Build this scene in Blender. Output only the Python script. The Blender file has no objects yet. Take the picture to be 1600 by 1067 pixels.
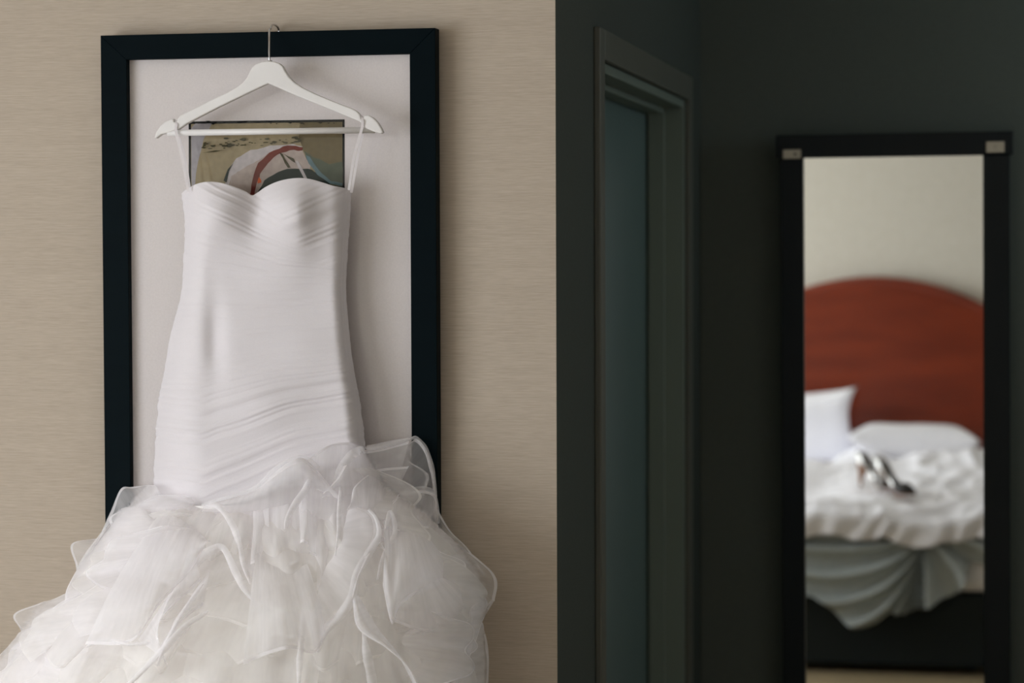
import bpy, bmesh, math, random
from mathutils import Matrix, Vector, noise

S = bpy.context.scene
COL = S.collection
random.seed(7)
pi = math.pi

# ------------------------------------------------------------------ camera, sky, window light, exposure
F = 3778.0                                   # an 85 mm lens on a 36 mm wide sensor, in pixels of the 1600 px frame
CAM = Vector((0, 0, 1.82))
ROT = (Matrix.Rotation(math.radians(11.627), 3, 'Z') @ Matrix.Rotation(math.radians(-2.077), 3, 'X')
       @ Matrix.Rotation(math.radians(0.204), 3, 'Y'))
cd = bpy.data.cameras.new('camera')
cam = bpy.data.objects.new('camera', cd)
COL.objects.link(cam)
cd.sensor_width = 36.0
cd.lens = F / 1600 * 36.0
cd.clip_start = 0.02
cam.matrix_world = Matrix.Translation(CAM) @ (ROT @ Matrix.Rotation(pi / 2, 3, 'X')).to_4x4()
cd.dof.use_dof = True
cd.dof.focus_distance = 4.22
cd.dof.aperture_fstop = 3.4
S.camera = cam

w = bpy.data.worlds.new('overcast_sky')
S.world = w
w.use_nodes = True
wb = w.node_tree.nodes['Background']
wb.inputs[0].default_value = (0.80, 0.90, 1.0, 1)
wb.inputs[1].default_value = 0.8

XW = -3.3                                    # the window wall
WIN = (-0.20, 3.05, 0.75, 2.40)               # window opening: y0, y1, z0, z1
ld = bpy.data.lights.new('window_daylight', 'AREA')
ld.shape = 'RECTANGLE'
ld.size = WIN[3] - WIN[2]
ld.size_y = WIN[1] - WIN[0]
ld.energy = 106
ld.color = (0.925, 0.955, 1.0)
lo = bpy.data.objects.new('window_daylight', ld)
COL.objects.link(lo)
lo.location = (XW - 0.16, (WIN[0] + WIN[1]) / 2, (WIN[2] + WIN[3]) / 2)
lo.rotation_euler = (0, -pi / 2, 0)

l2 = bpy.data.lights.new('passage_side_light', 'AREA')      # dim cool light inferred from the right; its small window is added
l2.shape = 'RECTANGLE'
l2.size, l2.size_y = 0.62, 0.34
l2.energy = 3.2
l2.color = (0.80, 0.97, 1.0)
l2o = bpy.data.objects.new('passage_side_light', l2)
COL.objects.link(l2o)
l2o.location = (1.15 + 0.09, 5.65, 2.31)
l2o.rotation_euler = (0, pi / 2, 0)

S.view_settings.view_transform = 'Standard'
S.view_settings.look = 'None'
S.view_settings.gamma = 1
S.view_settings.use_curve_mapping = False
S.view_settings.exposure = 0.0
S.cycles.max_bounces = 14
S.cycles.diffuse_bounces = 9
S.cycles.transparent_max_bounces = 40
S.cycles.sample_clamp_indirect = 6.0


# ------------------------------------------------------------------ where a photographed point lies in the room
def ray(u, v):
    return ROT @ Vector(((u - 800) / F, 1, -(v - 533.5) / F))


def at(u, v, y):
    d = ray(u, v)
    return CAM + d * (y / d.y)


def atx(u, v, x):
    d = ray(u, v)
    return CAM + d * (x / d.x)


YN = 4.20                                    # the wallpapered wall
XC = at(869, 533, YN).x                      # its outer corner = plane of the passage wall
YE = atx(1095, 400, XC).y                    # end wall of the passage
YM = YE - 0.072                              # plane of the mirror glass
CEIL = 2.75
YS = -0.36                                   # wall behind the bed


def mir(u, v, yv):                           # a point seen in the mirror at virtual depth yv
    p = at(u, v, yv)
    return Vector((p.x, 2 * YM - p.y, p.z))


# ------------------------------------------------------------------ materials
def srgb(r, g, b):
    f = lambda c: c / 12.92 if c <= 0.04045 else ((c + 0.055) / 1.055) ** 2.4
    return (f(r / 255), f(g / 255), f(b / 255), 1)


class NT:
    def __init__(self, name):
        self.m = bpy.data.materials.new(name)
        self.m.use_nodes = True
        self.t = self.m.node_tree
        self.t.nodes.clear()
        self.out = self.n('ShaderNodeOutputMaterial')

    def n(self, typ, **kw):
        x = self.t.nodes.new(typ)
        for k, v in kw.items():
            if k.startswith('i_'):
                x.inputs[int(k[2:])].default_value = v
            else:
                setattr(x, k, v)
        return x

    def l(self, a, b):
        self.t.links.new(a, b)


def mat(name, c1, c2=None, scale=(10, 10, 10), rough=0.6, metal=0.0, bump=0.0, detail=4, spec=0.5, coat=0.0, contrast=(0.3, 0.7)):
    k = NT(name)
    p = k.n('ShaderNodeBsdfPrincipled')
    p.inputs['Roughness'].default_value = rough
    p.inputs['Metallic'].default_value = metal
    p.inputs['Specular IOR Level'].default_value = spec
    p.inputs['Coat Weight'].default_value = coat
    tc = k.n('ShaderNodeTexCoord')
    mp = k.n('ShaderNodeMapping')
    mp.inputs['Scale'].default_value = scale
    nz = k.n('ShaderNodeTexNoise')
    nz.inputs['Scale'].default_value = 1.0
    nz.inputs['Detail'].default_value = detail
    k.l(tc.outputs['Object'], mp.inputs[0])
    k.l(mp.outputs[0], nz.inputs['Vector'])
    cr = k.n('ShaderNodeValToRGB')
    cr.color_ramp.elements[0].position = contrast[0]
    cr.color_ramp.elements[1].position = contrast[1]
    cr.color_ramp.elements[0].color = c1
    cr.color_ramp.elements[1].color = c2 or tuple(min(1, x * 1.08) for x in c1[:3]) + (1,)
    k.l(nz.outputs['Fac'], cr.inputs[0])
    k.l(cr.outputs[0], p.inputs['Base Color'])
    if bump:
        b = k.n('ShaderNodeBump')
        b.inputs['Strength'].default_value = bump
        b.inputs['Distance'].default_value = 0.002
        k.l(nz.outputs['Fac'], b.inputs['Height'])
        k.l(b.outputs[0], p.inputs['Normal'])
    k.l(p.outputs[0], k.out.inputs[0])
    return k.m


def wallpaper():
    # woven grass cloth: fine horizontal threads of uneven length and tone
    k = NT('grasscloth_wallpaper')
    p = k.n('ShaderNodeBsdfPrincipled')
    p.inputs['Roughness'].default_value = 0.75
    p.inputs['Specular IOR Level'].default_value = 0.25
    tc = k.n('ShaderNodeTexCoord')
    fac = []
    for sc, det, ps in (((10, 10, 360), 3, 0), ((34, 34, 560), 2, 3.3), ((2.2, 2.2, 60), 2, 8.1)):
        mp = k.n('ShaderNodeMapping')
        mp.inputs['Scale'].default_value = sc
        mp.inputs['Location'].default_value = (ps, ps, ps)
        nz = k.n('ShaderNodeTexNoise')
        nz.inputs['Scale'].default_value = 1
        nz.inputs['Detail'].default_value = det
        k.l(tc.outputs['Object'], mp.inputs[0])
        k.l(mp.outputs[0], nz.inputs['Vector'])
        fac.append(nz.outputs['Fac'])
    a = k.n('ShaderNodeMix', data_type='FLOAT')
    a.inputs[0].default_value = 0.55
    k.l(fac[0], a.inputs[2]); k.l(fac[1], a.inputs[3])
    b = k.n('ShaderNodeMix', data_type='FLOAT')
    b.inputs[0].default_value = 0.16
    k.l(a.outputs[0], b.inputs[2]); k.l(fac[2], b.inputs[3])
    cr = k.n('ShaderNodeValToRGB')
    cr.color_ramp.elements[0].position = 0.33
    cr.color_ramp.elements[1].position = 0.66
    cr.color_ramp.elements[0].color = srgb(174, 160, 144)
    cr.color_ramp.elements[1].color = srgb(192, 179, 163)
    k.l(b.outputs[0], cr.inputs[0])
    k.l(cr.outputs[0], p.inputs['Base Color'])
    bp = k.n('ShaderNodeBump')
    bp.inputs['Strength'].default_value = 0.25
    bp.inputs['Distance'].default_value = 0.0012
    k.l(b.outputs[0], bp.inputs['Height'])
    k.l(bp.outputs[0], p.inputs['Normal'])
    k.l(p.outputs[0], k.out.inputs[0])
    return k.m


def organza(name, col, a0, a1, rim0, rim_a):
    # thin woven net: part of the light passes between the threads; a denser bound edge along the rim (uv v near 1)
    k = NT(name)
    uv = k.n('ShaderNodeUVMap')
    sx = k.n('ShaderNodeSeparateXYZ')
    k.l(uv.outputs[0], sx.inputs[0])
    lw = k.n('ShaderNodeLayerWeight')
    lw.inputs[0].default_value = 0.55
    mr = k.n('ShaderNodeMapRange')
    mr.inputs[3].default_value = a0
    mr.inputs[4].default_value = a1
    k.l(lw.outputs['Facing'], mr.inputs[0])
    rm = k.n('ShaderNodeMapRange')
    rm.inputs[1].default_value = rim0
    rm.inputs[2].default_value = rim0 + 0.006
    rm.inputs[3].default_value = 0
    rm.inputs[4].default_value = rim_a
    k.l(sx.outputs[1], rm.inputs[0])
    ms = k.n('ShaderNodeMapping')             # gathers: threads lie denser in streaks that run from the seam to the rim
    ms.inputs['Scale'].default_value = (11, 0.9, 1)
    ns = k.n('ShaderNodeTexNoise')
    ns.inputs['Scale'].default_value = 1
    ns.inputs['Detail'].default_value = 3
    k.l(uv.outputs[0], ms.inputs[0]); k.l(ms.outputs[0], ns.inputs['Vector'])
    st = k.n('ShaderNodeMapRange')
    st.inputs[1].default_value = 0.3
    st.inputs[2].default_value = 0.7
    st.inputs[3].default_value = 0.86
    st.inputs[4].default_value = 1.14
    k.l(ns.outputs['Fac'], st.inputs[0])
    mm = k.n('ShaderNodeMath', operation='MULTIPLY', use_clamp=True)
    k.l(mr.outputs[0], mm.inputs[0]); k.l(st.outputs[0], mm.inputs[1])
    mx = k.n('ShaderNodeMath', operation='MAXIMUM')
    k.l(mm.outputs[0], mx.inputs[0]); k.l(rm.outputs[0], mx.inputs[1])
    tr = k.n('ShaderNodeBsdfTransparent')
    df = k.n('ShaderNodeBsdfDiffuse'); df.inputs[0].default_value = col
    tl = k.n('ShaderNodeBsdfTranslucent'); tl.inputs[0].default_value = col
    m1 = k.n('ShaderNodeMixShader'); m1.inputs[0].default_value = 0.40
    k.l(df.outputs[0], m1.inputs[1]); k.l(tl.outputs[0], m1.inputs[2])
    m2 = k.n('ShaderNodeMixShader')
    k.l(mx.outputs[0], m2.inputs[0]); k.l(tr.outputs[0], m2.inputs[1]); k.l(m1.outputs[0], m2.inputs[2])
    k.l(m2.outputs[0], k.out.inputs[0])
    return k.m


def thin_glass(name, ior=1.45):
    k = NT(name)
    fr = k.n('ShaderNodeFresnel')
    ge = k.n('ShaderNodeNewGeometry')
    io = k.n('ShaderNodeMapRange')           # a thin sheet reflects alike from both of its faces
    io.inputs[3].default_value = ior
    io.inputs[4].default_value = 1 / ior
    k.l(ge.outputs['Backfacing'], io.inputs[0])
    k.l(io.outputs[0], fr.inputs[0])
    tr = k.n('ShaderNodeBsdfTransparent')
    gl = k.n('ShaderNodeBsdfGlossy'); gl.inputs['Roughness'].default_value = 0.02
    mx = k.n('ShaderNodeMixShader')
    k.l(fr.outputs[0], mx.inputs[0]); k.l(tr.outputs[0], mx.inputs[1]); k.l(gl.outputs[0], mx.inputs[2])
    k.l(mx.outputs[0], k.out.inputs[0])
    return k.m


def mirror_glass():
    k = NT('silvered_mirror')
    gl = k.n('ShaderNodeBsdfGlossy')
    gl.inputs['Color'].default_value = (0.92, 0.93, 0.915, 1)
    gl.inputs['Roughness'].default_value = 0.0
    k.l(gl.outputs[0], k.out.inputs[0])
    return k.m


M = dict(
    paper=wallpaper(),
    hall=mat('shade_darkened_passage_paint', (0.080, 0.092, 0.082, 1), (0.088, 0.101, 0.090, 1), (60, 60, 200), 0.8, bump=0.1, spec=0.2),  # dark tone puts part of the passage's shade into the wall colour
    hall_end=mat('lightened_passage_paint', (0.128, 0.146, 0.130, 1), (0.140, 0.158, 0.142, 1), (60, 60, 200), 0.8, bump=0.1, spec=0.2),  # passage paint made lighter to offset the weak light on the end wall
    pale=mat('pale_wall_paint', (0.80, 0.82, 0.83, 1), None, (30, 30, 30), 0.8, bump=0.05, spec=0.2),
    cream=mat('cream_wall_paint', srgb(208, 203, 189), srgb(214, 209, 196), (30, 30, 30), 0.8, bump=0.05, spec=0.2),
    ceil=mat('white_ceiling_paint', srgb(225, 222, 215), None, (40, 40, 40), 0.9, spec=0.2),
    carpet=mat('tan_carpet', srgb(140, 124, 96), srgb(176, 160, 128), (260, 260, 260), 0.95, bump=0.6, spec=0.1),
    black=mat('black_frame_lacquer', (0.0003, 0.0036, 0.0054, 1), (0.0006, 0.0044, 0.0064, 1), (8, 8, 60), 0.55, spec=0.05),
    espresso=mat('dark_espresso_wood', (0.0045, 0.0095, 0.0125, 1), (0.0065, 0.0120, 0.0150, 1), (60, 60, 6), 0.45, spec=0.3),
    mat=mat('white_mount_board', srgb(214, 207, 206), srgb(220, 213, 212), (300, 300, 300), 0.85, spec=0.2),
    hanger=mat('white_hanger_paint', srgb(226, 223, 221), srgb(232, 229, 227), (20, 20, 20), 0.38, spec=0.45),
    chrome=mat('chrome_wire', (0.62, 0.62, 0.64, 1), None, (30, 30, 30), 0.12, metal=1),
    steel=mat('brushed_steel_clip', (0.42, 0.40, 0.34, 1), (0.5, 0.48, 0.41, 1), (20, 400, 400), 0.35, metal=1),
    dress=mat('white_pleated_tulle', srgb(222, 217, 220), srgb(226, 221, 224), (500, 500, 900), 0.8, bump=0.12, spec=0.2),
    lining=mat('ivory_skirt_lining', srgb(244, 241, 240), srgb(247, 244, 242), (60, 60, 60), 0.85, spec=0.15),
    ribbon=mat('white_satin_ribbon', srgb(240, 235, 238), None, (50, 50, 50), 0.4),
    door=mat('grey_green_door_paint', (0.135, 0.20, 0.195, 1), (0.145, 0.21, 0.205, 1), (12, 12, 3), 0.42, spec=0.5),
    jamb=mat('grey_green_jamb_paint', (0.20, 0.24, 0.205, 1), (0.21, 0.25, 0.215, 1), (15, 15, 4), 0.5, spec=0.4),
    casing=mat('grey_green_trim_paint', (0.122, 0.124, 0.103, 1), (0.13, 0.132, 0.111, 1), (15, 15, 4), 0.5, spec=0.4),
    white_trim=mat('white_trim_paint', srgb(226, 224, 218), None, (20, 20, 20), 0.45),
    wood=mat('red_mahogany_veneer', srgb(106, 38, 16), srgb(130, 51, 23), (2.0, 12, 12), 0.34, bump=0.03, spec=0.5, detail=6),
    base=mat('dark_bed_base', (0.014, 0.020, 0.021, 1), (0.019, 0.025, 0.026, 1), (40, 40, 40), 0.8, spec=0.2),
    linen=mat('white_bed_linen', srgb(240, 240, 245), srgb(246, 246, 250), (40, 40, 40), 0.8, spec=0.2),
    sheet=mat('shade_grey_sheet', srgb(168, 177, 177), srgb(178, 187, 187), (40, 40, 40), 0.6, spec=0.3),  # grey cloth; its tone also stands in for shade at the bed's foot
    silver=mat('silver_shoe_leather', (0.46, 0.45, 0.43, 1), None, (60, 60, 60), 0.34, metal=0.9),
    sole=mat('brown_shoe_sole', srgb(120, 74, 36), srgb(140, 88, 44), (30, 30, 30), 0.4),
    inner=mat('dark_shoe_leather', (0.02, 0.018, 0.016, 1), None, (30, 30, 30), 0.6),
    glass=thin_glass('picture_glass'),
    pane=thin_glass('window_glass'),
    mirror=mirror_glass(),
    hem=organza('doubled_organza', srgb(252, 250, 252), 0.40, 0.80, 2.0, 0.0),
    net=organza('white_organza', srgb(251, 249, 251), 0.30, 0.74, 0.948, 0.92),
    fill=organza('ivory_organza', srgb(250, 248, 246), 0.30, 0.62, 0.955, 0.6),
)


# ------------------------------------------------------------------ building helpers
def link(name, me, material, parent=None, smooth=False):
    o = bpy.data.objects.new(name, me)
    COL.objects.link(o)
    for m_ in (material if isinstance(material, (list, tuple)) else [material]):
        me.materials.append(m_)
    if parent is not None:
        o.parent = parent
        o.matrix_parent_inverse = Matrix.Translation(-parent.location)
    if smooth:
        for p in me.polygons:
            p.use_smooth = True
    return o


def mesh(name, vs, fs, material, parent=None, smooth=False, uv=None):
    me = bpy.data.meshes.new(name)
    me.from_pydata([tuple(v) for v in vs], [], fs)
    if uv:
        ul = me.uv_layers.new(name='UVMap')
        for lp in me.loops:
            ul.data[lp.index].uv = uv[lp.vertex_index]
    me.update()
    return link(name, me, material, parent, smooth)


def from_bm(name, bm, material, parent=None, smooth=False):
    bmesh.ops.recalc_face_normals(bm, faces=bm.faces)
    me = bpy.data.meshes.new(name)
    bm.to_mesh(me)
    bm.free()
    return link(name, me, material, parent, smooth)


def bm_box(bm, x0, x1, y0, y1, z0, z1, bev=0.0):
    r = bmesh.ops.create_cube(bm, size=1)
    for v in r['verts']:
        v.co = Vector(((x0 + x1) / 2 + v.co.x * (x1 - x0), (y0 + y1) / 2 + v.co.y * (y1 - y0), (z0 + z1) / 2 + v.co.z * (z1 - z0)))
    if bev:
        es = list({e for v in r['verts'] for e in v.link_edges})
        bmesh.ops.bevel(bm, geom=es, offset=bev, segments=2, affect='EDGES', profile=0.5)


def box(name, x0, x1, y0, y1, z0, z1, material, parent=None, bev=0.0):
    bm = bmesh.new()
    bm_box(bm, x0, x1, y0, y1, z0, z1, bev)
    return from_bm(name, bm, material, parent)


def boxes(name, lst, material, parent=None):
    bm = bmesh.new()
    for b in lst:
        bm_box(bm, *b)
    return from_bm(name, bm, material, parent)


def prism(name, pts, y0, y1, material, parent=None, bev=0.0, smooth=False):
    """outline pts (x, z) extruded from depth y0 (front) to y1"""
    bm = bmesh.new()
    vs = [bm.verts.new((p[0], y0, p[1])) for p in pts]
    f = bm.faces.new(vs)
    r = bmesh.ops.extrude_face_region(bm, geom=[f])
    for v in r['geom']:
        if isinstance(v, bmesh.types.BMVert):
            v.co.y = y1
    bmesh.ops.recalc_face_normals(bm, faces=bm.faces)
    if bev:
        es = [e for e in bm.edges if abs(e.verts[0].co.y - e.verts[1].co.y) < 1e-6]
        bmesh.ops.bevel(bm, geom=es, offset=bev, segments=2, affect='EDGES', profile=0.5)
    bmesh.ops.triangulate(bm, faces=[f for f in bm.faces if len(f.verts) > 4])
    return from_bm(name, bm, material, parent, smooth)


def tube(name, pts, rad, material, parent=None, n=10):
    """round rod along a list of points"""
    vs, fs = [], []
    rads = rad if isinstance(rad, (list, tuple)) else [rad] * len(pts)
    up = None
    for i, p in enumerate(pts):
        t = (pts[min(i + 1, len(pts) - 1)] - pts[max(i - 1, 0)]).normalized()
        if up is None:
            up = t.orthogonal().normalized()
        up = (up - t * up.dot(t)).normalized()
        b = t.cross(up)
        for k in range(n):
            a = 2 * pi * k / n
            vs.append(p + (up * math.cos(a) + b * math.sin(a)) * rads[i])
    for i in range(len(pts) - 1):
        for k in range(n):
            fs.append((i * n + k, i * n + (k + 1) % n, (i + 1) * n + (k + 1) % n, (i + 1) * n + k))
    fs.append(tuple(range(n))[::-1])
    fs.append(tuple(range((len(pts) - 1) * n, len(pts) * n)))
    return mesh(name, vs, fs, material, parent, True)


def crom(P, t):
    """Catmull-Rom through the points P (tuples), t in 0..1"""
    n = len(P) - 1
    s = min(max(t, 0), 1) * n
    i = min(int(s), n - 1)
    u = s - i
    p1, p2 = P[i], P[i + 1]
    p0 = P[i - 1] if i > 0 else tuple(2 * a - b for a, b in zip(p1, p2))
    p3 = P[i + 2] if i + 2 <= n else tuple(2 * b - a for a, b in zip(p1, p2))
    return tuple(0.5 * (2 * b + (c - a) * u + (2 * a - 5 * b + 4 * c - d) * u * u + (3 * b - a - 3 * c + d) * u ** 3)
                 for a, b, c, d in zip(p0, p1, p2, p3))


def lut(tab, x):
    """piecewise smooth table [(x, v...)]"""
    if x <= tab[0][0]:
        return tab[0][1:]
    for a, b in zip(tab, tab[1:]):
        if x <= b[0]:
            u = (x - a[0]) / (b[0] - a[0])
            return tuple(p + (q - p) * u for p, q in zip(a[1:], b[1:]))
    return tab[-1][1:]


def smoothlut(tab, x):
    """Catmull-Rom over an uneven table, one value"""
    xs = [a[0] for a in tab]
    n = len(tab)
    if x <= xs[0]:
        return tab[0][1]
    if x >= xs[-1]:
        return tab[-1][1]
    for i in range(n - 1):
        if x <= xs[i + 1]:
            break
    h = xs[i + 1] - xs[i]
    u = (x - xs[i]) / h
    sl = lambda j: (tab[min(j + 1, n - 1)][1] - tab[max(j - 1, 0)][1]) / (xs[min(j + 1, n - 1)] - xs[max(j - 1, 0)])
    m0, m1 = sl(i) * h, sl(i + 1) * h
    u2, u3 = u * u, u * u * u
    return (2 * u3 - 3 * u2 + 1) * tab[i][1] + (u3 - 2 * u2 + u) * m0 + (-2 * u3 + 3 * u2) * tab[i + 1][1] + (u3 - u2) * m1


def sstep(a, b, x):                          # a may lie above b
    t = min(max((x - a) / (b - a), 0), 1)
    return t * t * (3 - 2 * t)


def empty(name, loc, label, cat, group=None):
    o = bpy.data.objects.new(name, None)
    COL.objects.link(o)
    o.location = loc
    o.empty_display_size = 0.1
    tag(o, label, cat, group)
    return o


def tag(o, label, cat, group=None):
    o['label'] = label
    o['category'] = cat
    if group:
        o['group'] = group
    return o


def struct(o):
    o['kind'] = 'structure'
    return o


# ------------------------------------------------------------------ the room
XE, XHE = 2.3, 1.15                          # east wall of the room, east wall of the passage
YB = YE + 0.1
struct(box('floor', XW - 0.2, XE + 0.1, YS - 0.1, YB, -0.1, 0, M['carpet']))
struct(box('ceiling', XW - 0.2, XE + 0.1, YS - 0.1, YB, CEIL, CEIL + 0.1, M['ceil']))
struct(box('wall_north', XW, XC, YN, YN + 0.004, 0, CEIL, M['paper']))
struct(box('wall_south', XW - 0.1, XE + 0.1, YS - 0.1, YS, 0, CEIL, M['cream']))
struct(box('wall_east', XE, XE + 0.1, YS, YN + 0.1, 0, CEIL, M['pale']))
struct(box('wall_north_east', XHE, XE, YN, YN + 0.1, 0, CEIL, M['paper']))
y0, y1, z0, z1 = WIN
struct(boxes('wall_west', [(XW - 0.14, XW, YS, y0, 0, CEIL), (XW - 0.14, XW, y1, YN + 0.1, 0, CEIL),
                           (XW - 0.14, XW, y0, y1, 0, z0), (XW - 0.14, XW, y0, y1, z1, CEIL)], M['cream']))
# passage
DY0, DY1, DZ = 4.655, 5.93, 2.196
WT = 0.16
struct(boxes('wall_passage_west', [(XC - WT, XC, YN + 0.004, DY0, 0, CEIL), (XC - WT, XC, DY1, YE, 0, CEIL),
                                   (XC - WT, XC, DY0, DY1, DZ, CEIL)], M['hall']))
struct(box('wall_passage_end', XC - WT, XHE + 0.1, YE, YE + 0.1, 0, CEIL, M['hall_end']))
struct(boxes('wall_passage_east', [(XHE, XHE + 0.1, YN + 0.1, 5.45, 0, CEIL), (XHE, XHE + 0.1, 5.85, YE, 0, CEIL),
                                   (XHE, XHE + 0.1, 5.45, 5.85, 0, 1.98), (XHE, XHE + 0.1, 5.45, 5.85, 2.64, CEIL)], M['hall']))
w2 = struct(boxes('added_passage_window', [(XHE + 0.02, XHE + 0.06, 5.45, 5.475, 1.98, 2.64), (XHE + 0.02, XHE + 0.06, 5.825, 5.85, 1.98, 2.64),  # unseen window, added to carry the passage's side light
                               (XHE + 0.02, XHE + 0.06, 5.45, 5.85, 1.98, 2.005), (XHE + 0.02, XHE + 0.06, 5.45, 5.85, 2.615, 2.64)], M['white_trim']))
mesh('pane', [(XHE + 0.04, 5.475, 2.005), (XHE + 0.04, 5.825, 2.005), (XHE + 0.04, 5.825, 2.615), (XHE + 0.04, 5.475, 2.615)], [(0, 1, 2, 3)], M['pane'], w2)

# window (behind the camera's left shoulder, it lights the room)
win = struct(boxes('window_1', [(XW - 0.1, XW - 0.04, y0, y0 + 0.05, z0, z1), (XW - 0.1, XW - 0.04, y1 - 0.05, y1, z0, z1),
                                (XW - 0.1, XW - 0.04, y0, y1, z0, z0 + 0.05), (XW - 0.1, XW - 0.04, y0, y1, z1 - 0.05, z1),
                                (XW - 0.1, XW - 0.04, (y0 + y1) / 2 - 0.025, (y0 + y1) / 2 + 0.025, z0, z1)], M['white_trim']))
for a, b in ((y0 + 0.05, (y0 + y1) / 2 - 0.025), ((y0 + y1) / 2 + 0.025, y1 - 0.05)):
    mesh('pane', [(XW - 0.07, a, z0 + 0.05), (XW - 0.07, b, z0 + 0.05), (XW - 0.07, b, z1 - 0.05), (XW - 0.07, a, z1 - 0.05)],
         [(0, 1, 2, 3)], M['pane'], win)
box('window_sill', XW - 0.04, XW + 0.06, y0 - 0.05, y1 + 0.05, z0 - 0.03, z0, M['white_trim'], win, 0.004)

# recessed door in the passage wall
RX = XC - 0.092
door = struct(box('door_1', RX - 0.04, RX, DY0 + 0.02, DY1 - 0.02, 0.008, DZ - 0.018, M['door'], None, 0.003))
CP = 0.0135
cb = 2.256
for b in ((XC, XC + CP, 4.60, DY0, 0, cb), (XC, XC + CP, DY1, 5.985, 0, cb), (XC, XC + CP, DY0, DY1, DZ, cb)):
    box('casing', *b, M['casing'], door, 0.003)
JT = 0.02
for b in ((XC - WT, XC, DY0, DY0 + JT, 0, DZ), (XC - WT, XC, DY1 - JT, DY1, 0, DZ), (XC - WT, XC, DY0 + JT, DY1 - JT, DZ - JT, DZ)):
    box('jamb', *b, M['jamb'], door, 0.0015)
for b in ((RX + 0.006, RX + 0.046, DY0 + JT, DY0 + JT + 0.014, 0, DZ - JT), (RX + 0.006, RX + 0.046, DY1 - JT - 0.014, DY1 - JT, 0, DZ - JT),
          (RX + 0.006, RX + 0.046, DY0 + JT, DY1 - JT, DZ - JT - 0.014, DZ - JT)):
    box('door_stop', *b, M['jamb'], door, 0.002)
box('backing_panel', XC - WT - 0.02, XC - WT, DY0 - 0.1, DY1 + 0.1, 0, DZ + 0.1, M['base'], door)
tube('door_handle', [Vector((RX, DY0 + 0.09, 1.0)), Vector((RX + 0.05, DY0 + 0.09, 1.0)), Vector((RX + 0.055, DY0 + 0.1, 1.0)),
                     Vector((RX + 0.055, DY0 + 0.2, 1.0))], 0.008, M['steel'], door)
# baseboards
struct(box('baseboard_north', XW, XC, YN - 0.014, YN, 0, 0.1, M['white_trim'], None, 0.003))
struct(box('baseboard_passage', XC, XC + 0.012, YN, 4.598, 0, 0.1, M['casing'], None, 0.003))
struct(box('baseboard_end', XC, XHE, YE - 0.012, YE, 0, 0.1, M['casing'], None, 0.003))
struct(box('baseboard_south', XW, XE, YS, YS + 0.012, 0, 0.1, M['white_trim'], None, 0.003))

# ------------------------------------------------------------------ framed picture
FF = 4.160                                   # front face of the frame
a = at(157, 56, FF); b = at(680, 43, FF)
fx0, fx1, fz1 = a.x, b.x, (a.z + b.z) / 2
ix0, ix1, iz1 = at(197.5, 94, FF).x, at(640, 83, FF).x, (at(197, 94, FF).z + at(640, 83, FF).z) / 2
fz0 = at(165, 985, FF).z
iz0 = fz0 + (fz1 - iz1)
pic = empty('framed_picture', ((fx0 + fx1) / 2, FF + 0.02, fz0),
            'tall black framed abstract picture with wide white mat on the beige wall', 'picture')
FB = 4.190
bm = bmesh.new()
for pts in ([(fx0, fz1), (fx1, fz1), (ix1, iz1), (ix0, iz1)], [(fx1, fz1), (fx1, fz0), (ix1, iz0), (ix1, iz1)],
            [(fx1, fz0), (fx0, fz0), (ix0, iz0), (ix1, iz0)], [(fx0, fz0), (fx0, fz1), (ix0, iz1), (ix0, iz0)]):
    bb = bmesh.new()
    vs = [bb.verts.new((p[0], FF, p[1])) for p in pts]
    f = bb.faces.new(vs)
    r = bmesh.ops.extrude_face_region(bb, geom=[f])
    for v in r['geom']:
        if isinstance(v, bmesh.types.BMVert):
            v.co.y = FB
    bmesh.ops.bevel(bb, geom=list(bb.edges), offset=0.0008, segments=2, affect='EDGES', profile=0.5)
    from_bm('frame_rail', bb, M['black'], pic)
box('mount_board', ix0 - 0.006, ix1 + 0.006, 4.176, 4.179, iz0 - 0.006, iz1 + 0.006, M['mat'], pic)
mesh('picture_glass', [(ix0, 4.1715, iz0), (ix1, 4.1715, iz0), (ix1, 4.1715, iz1), (ix0, 4.1715, iz1)], [(0, 1, 2, 3)], M['glass'], pic)
box('backing_board', ix0 - 0.012, ix1 + 0.012, 4.1795, 4.188, iz0 - 0.012, iz1 + 0.012, M['base'], pic)

# the abstract print: flat patches of colour inside a black line
YA = 4.1758


def art_mat(name, *c):
    return mat('print_' + name, srgb(*c), tuple(min(1, x * 1.25) for x in srgb(*c)[:3]) + (1,), (90, 90, 90), 0.8, spec=0.15)


AM = {k: art_mat(k, *v) for k, v in dict(black=(12, 15, 16), sand=(138, 125, 98), lilac=(146, 142, 145), olive=(98, 87, 63),
      fleck=(64, 60, 43), white=(170, 162, 161), pink=(160, 146, 138), red=(96, 40, 32), flame=(190, 84, 36), pine=(28, 38, 34),
      teal=(78, 84, 70), blue=(92, 112, 116)).items()}
amk = list(AM)
av, af, ami = [], [], []
layer = [0]


def patch(col, pts, jag=0.0, sub=0):
    q = []
    for i, p in enumerate(pts):
        n_ = pts[(i + 1) % len(pts)]
        m_ = max(1, sub)
        for j in range(m_):
            t = j / m_
            q.append((p[0] + (n_[0] - p[0]) * t + random.uniform(-jag, jag), p[1] + (n_[1] - p[1]) * t + random.uniform(-jag, jag)))
    s = len(av)
    y = YA - 0.00012 * layer[0]
    layer[0] += 1
    for u, v in q:
        p = at(220 + u * 0.2811, 20 + v * 0.2812, YA)
        av.append((p.x, y, p.z))
    af.append(tuple(range(s, s + len(q))))
    ami.append(amk.index(col))


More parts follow.
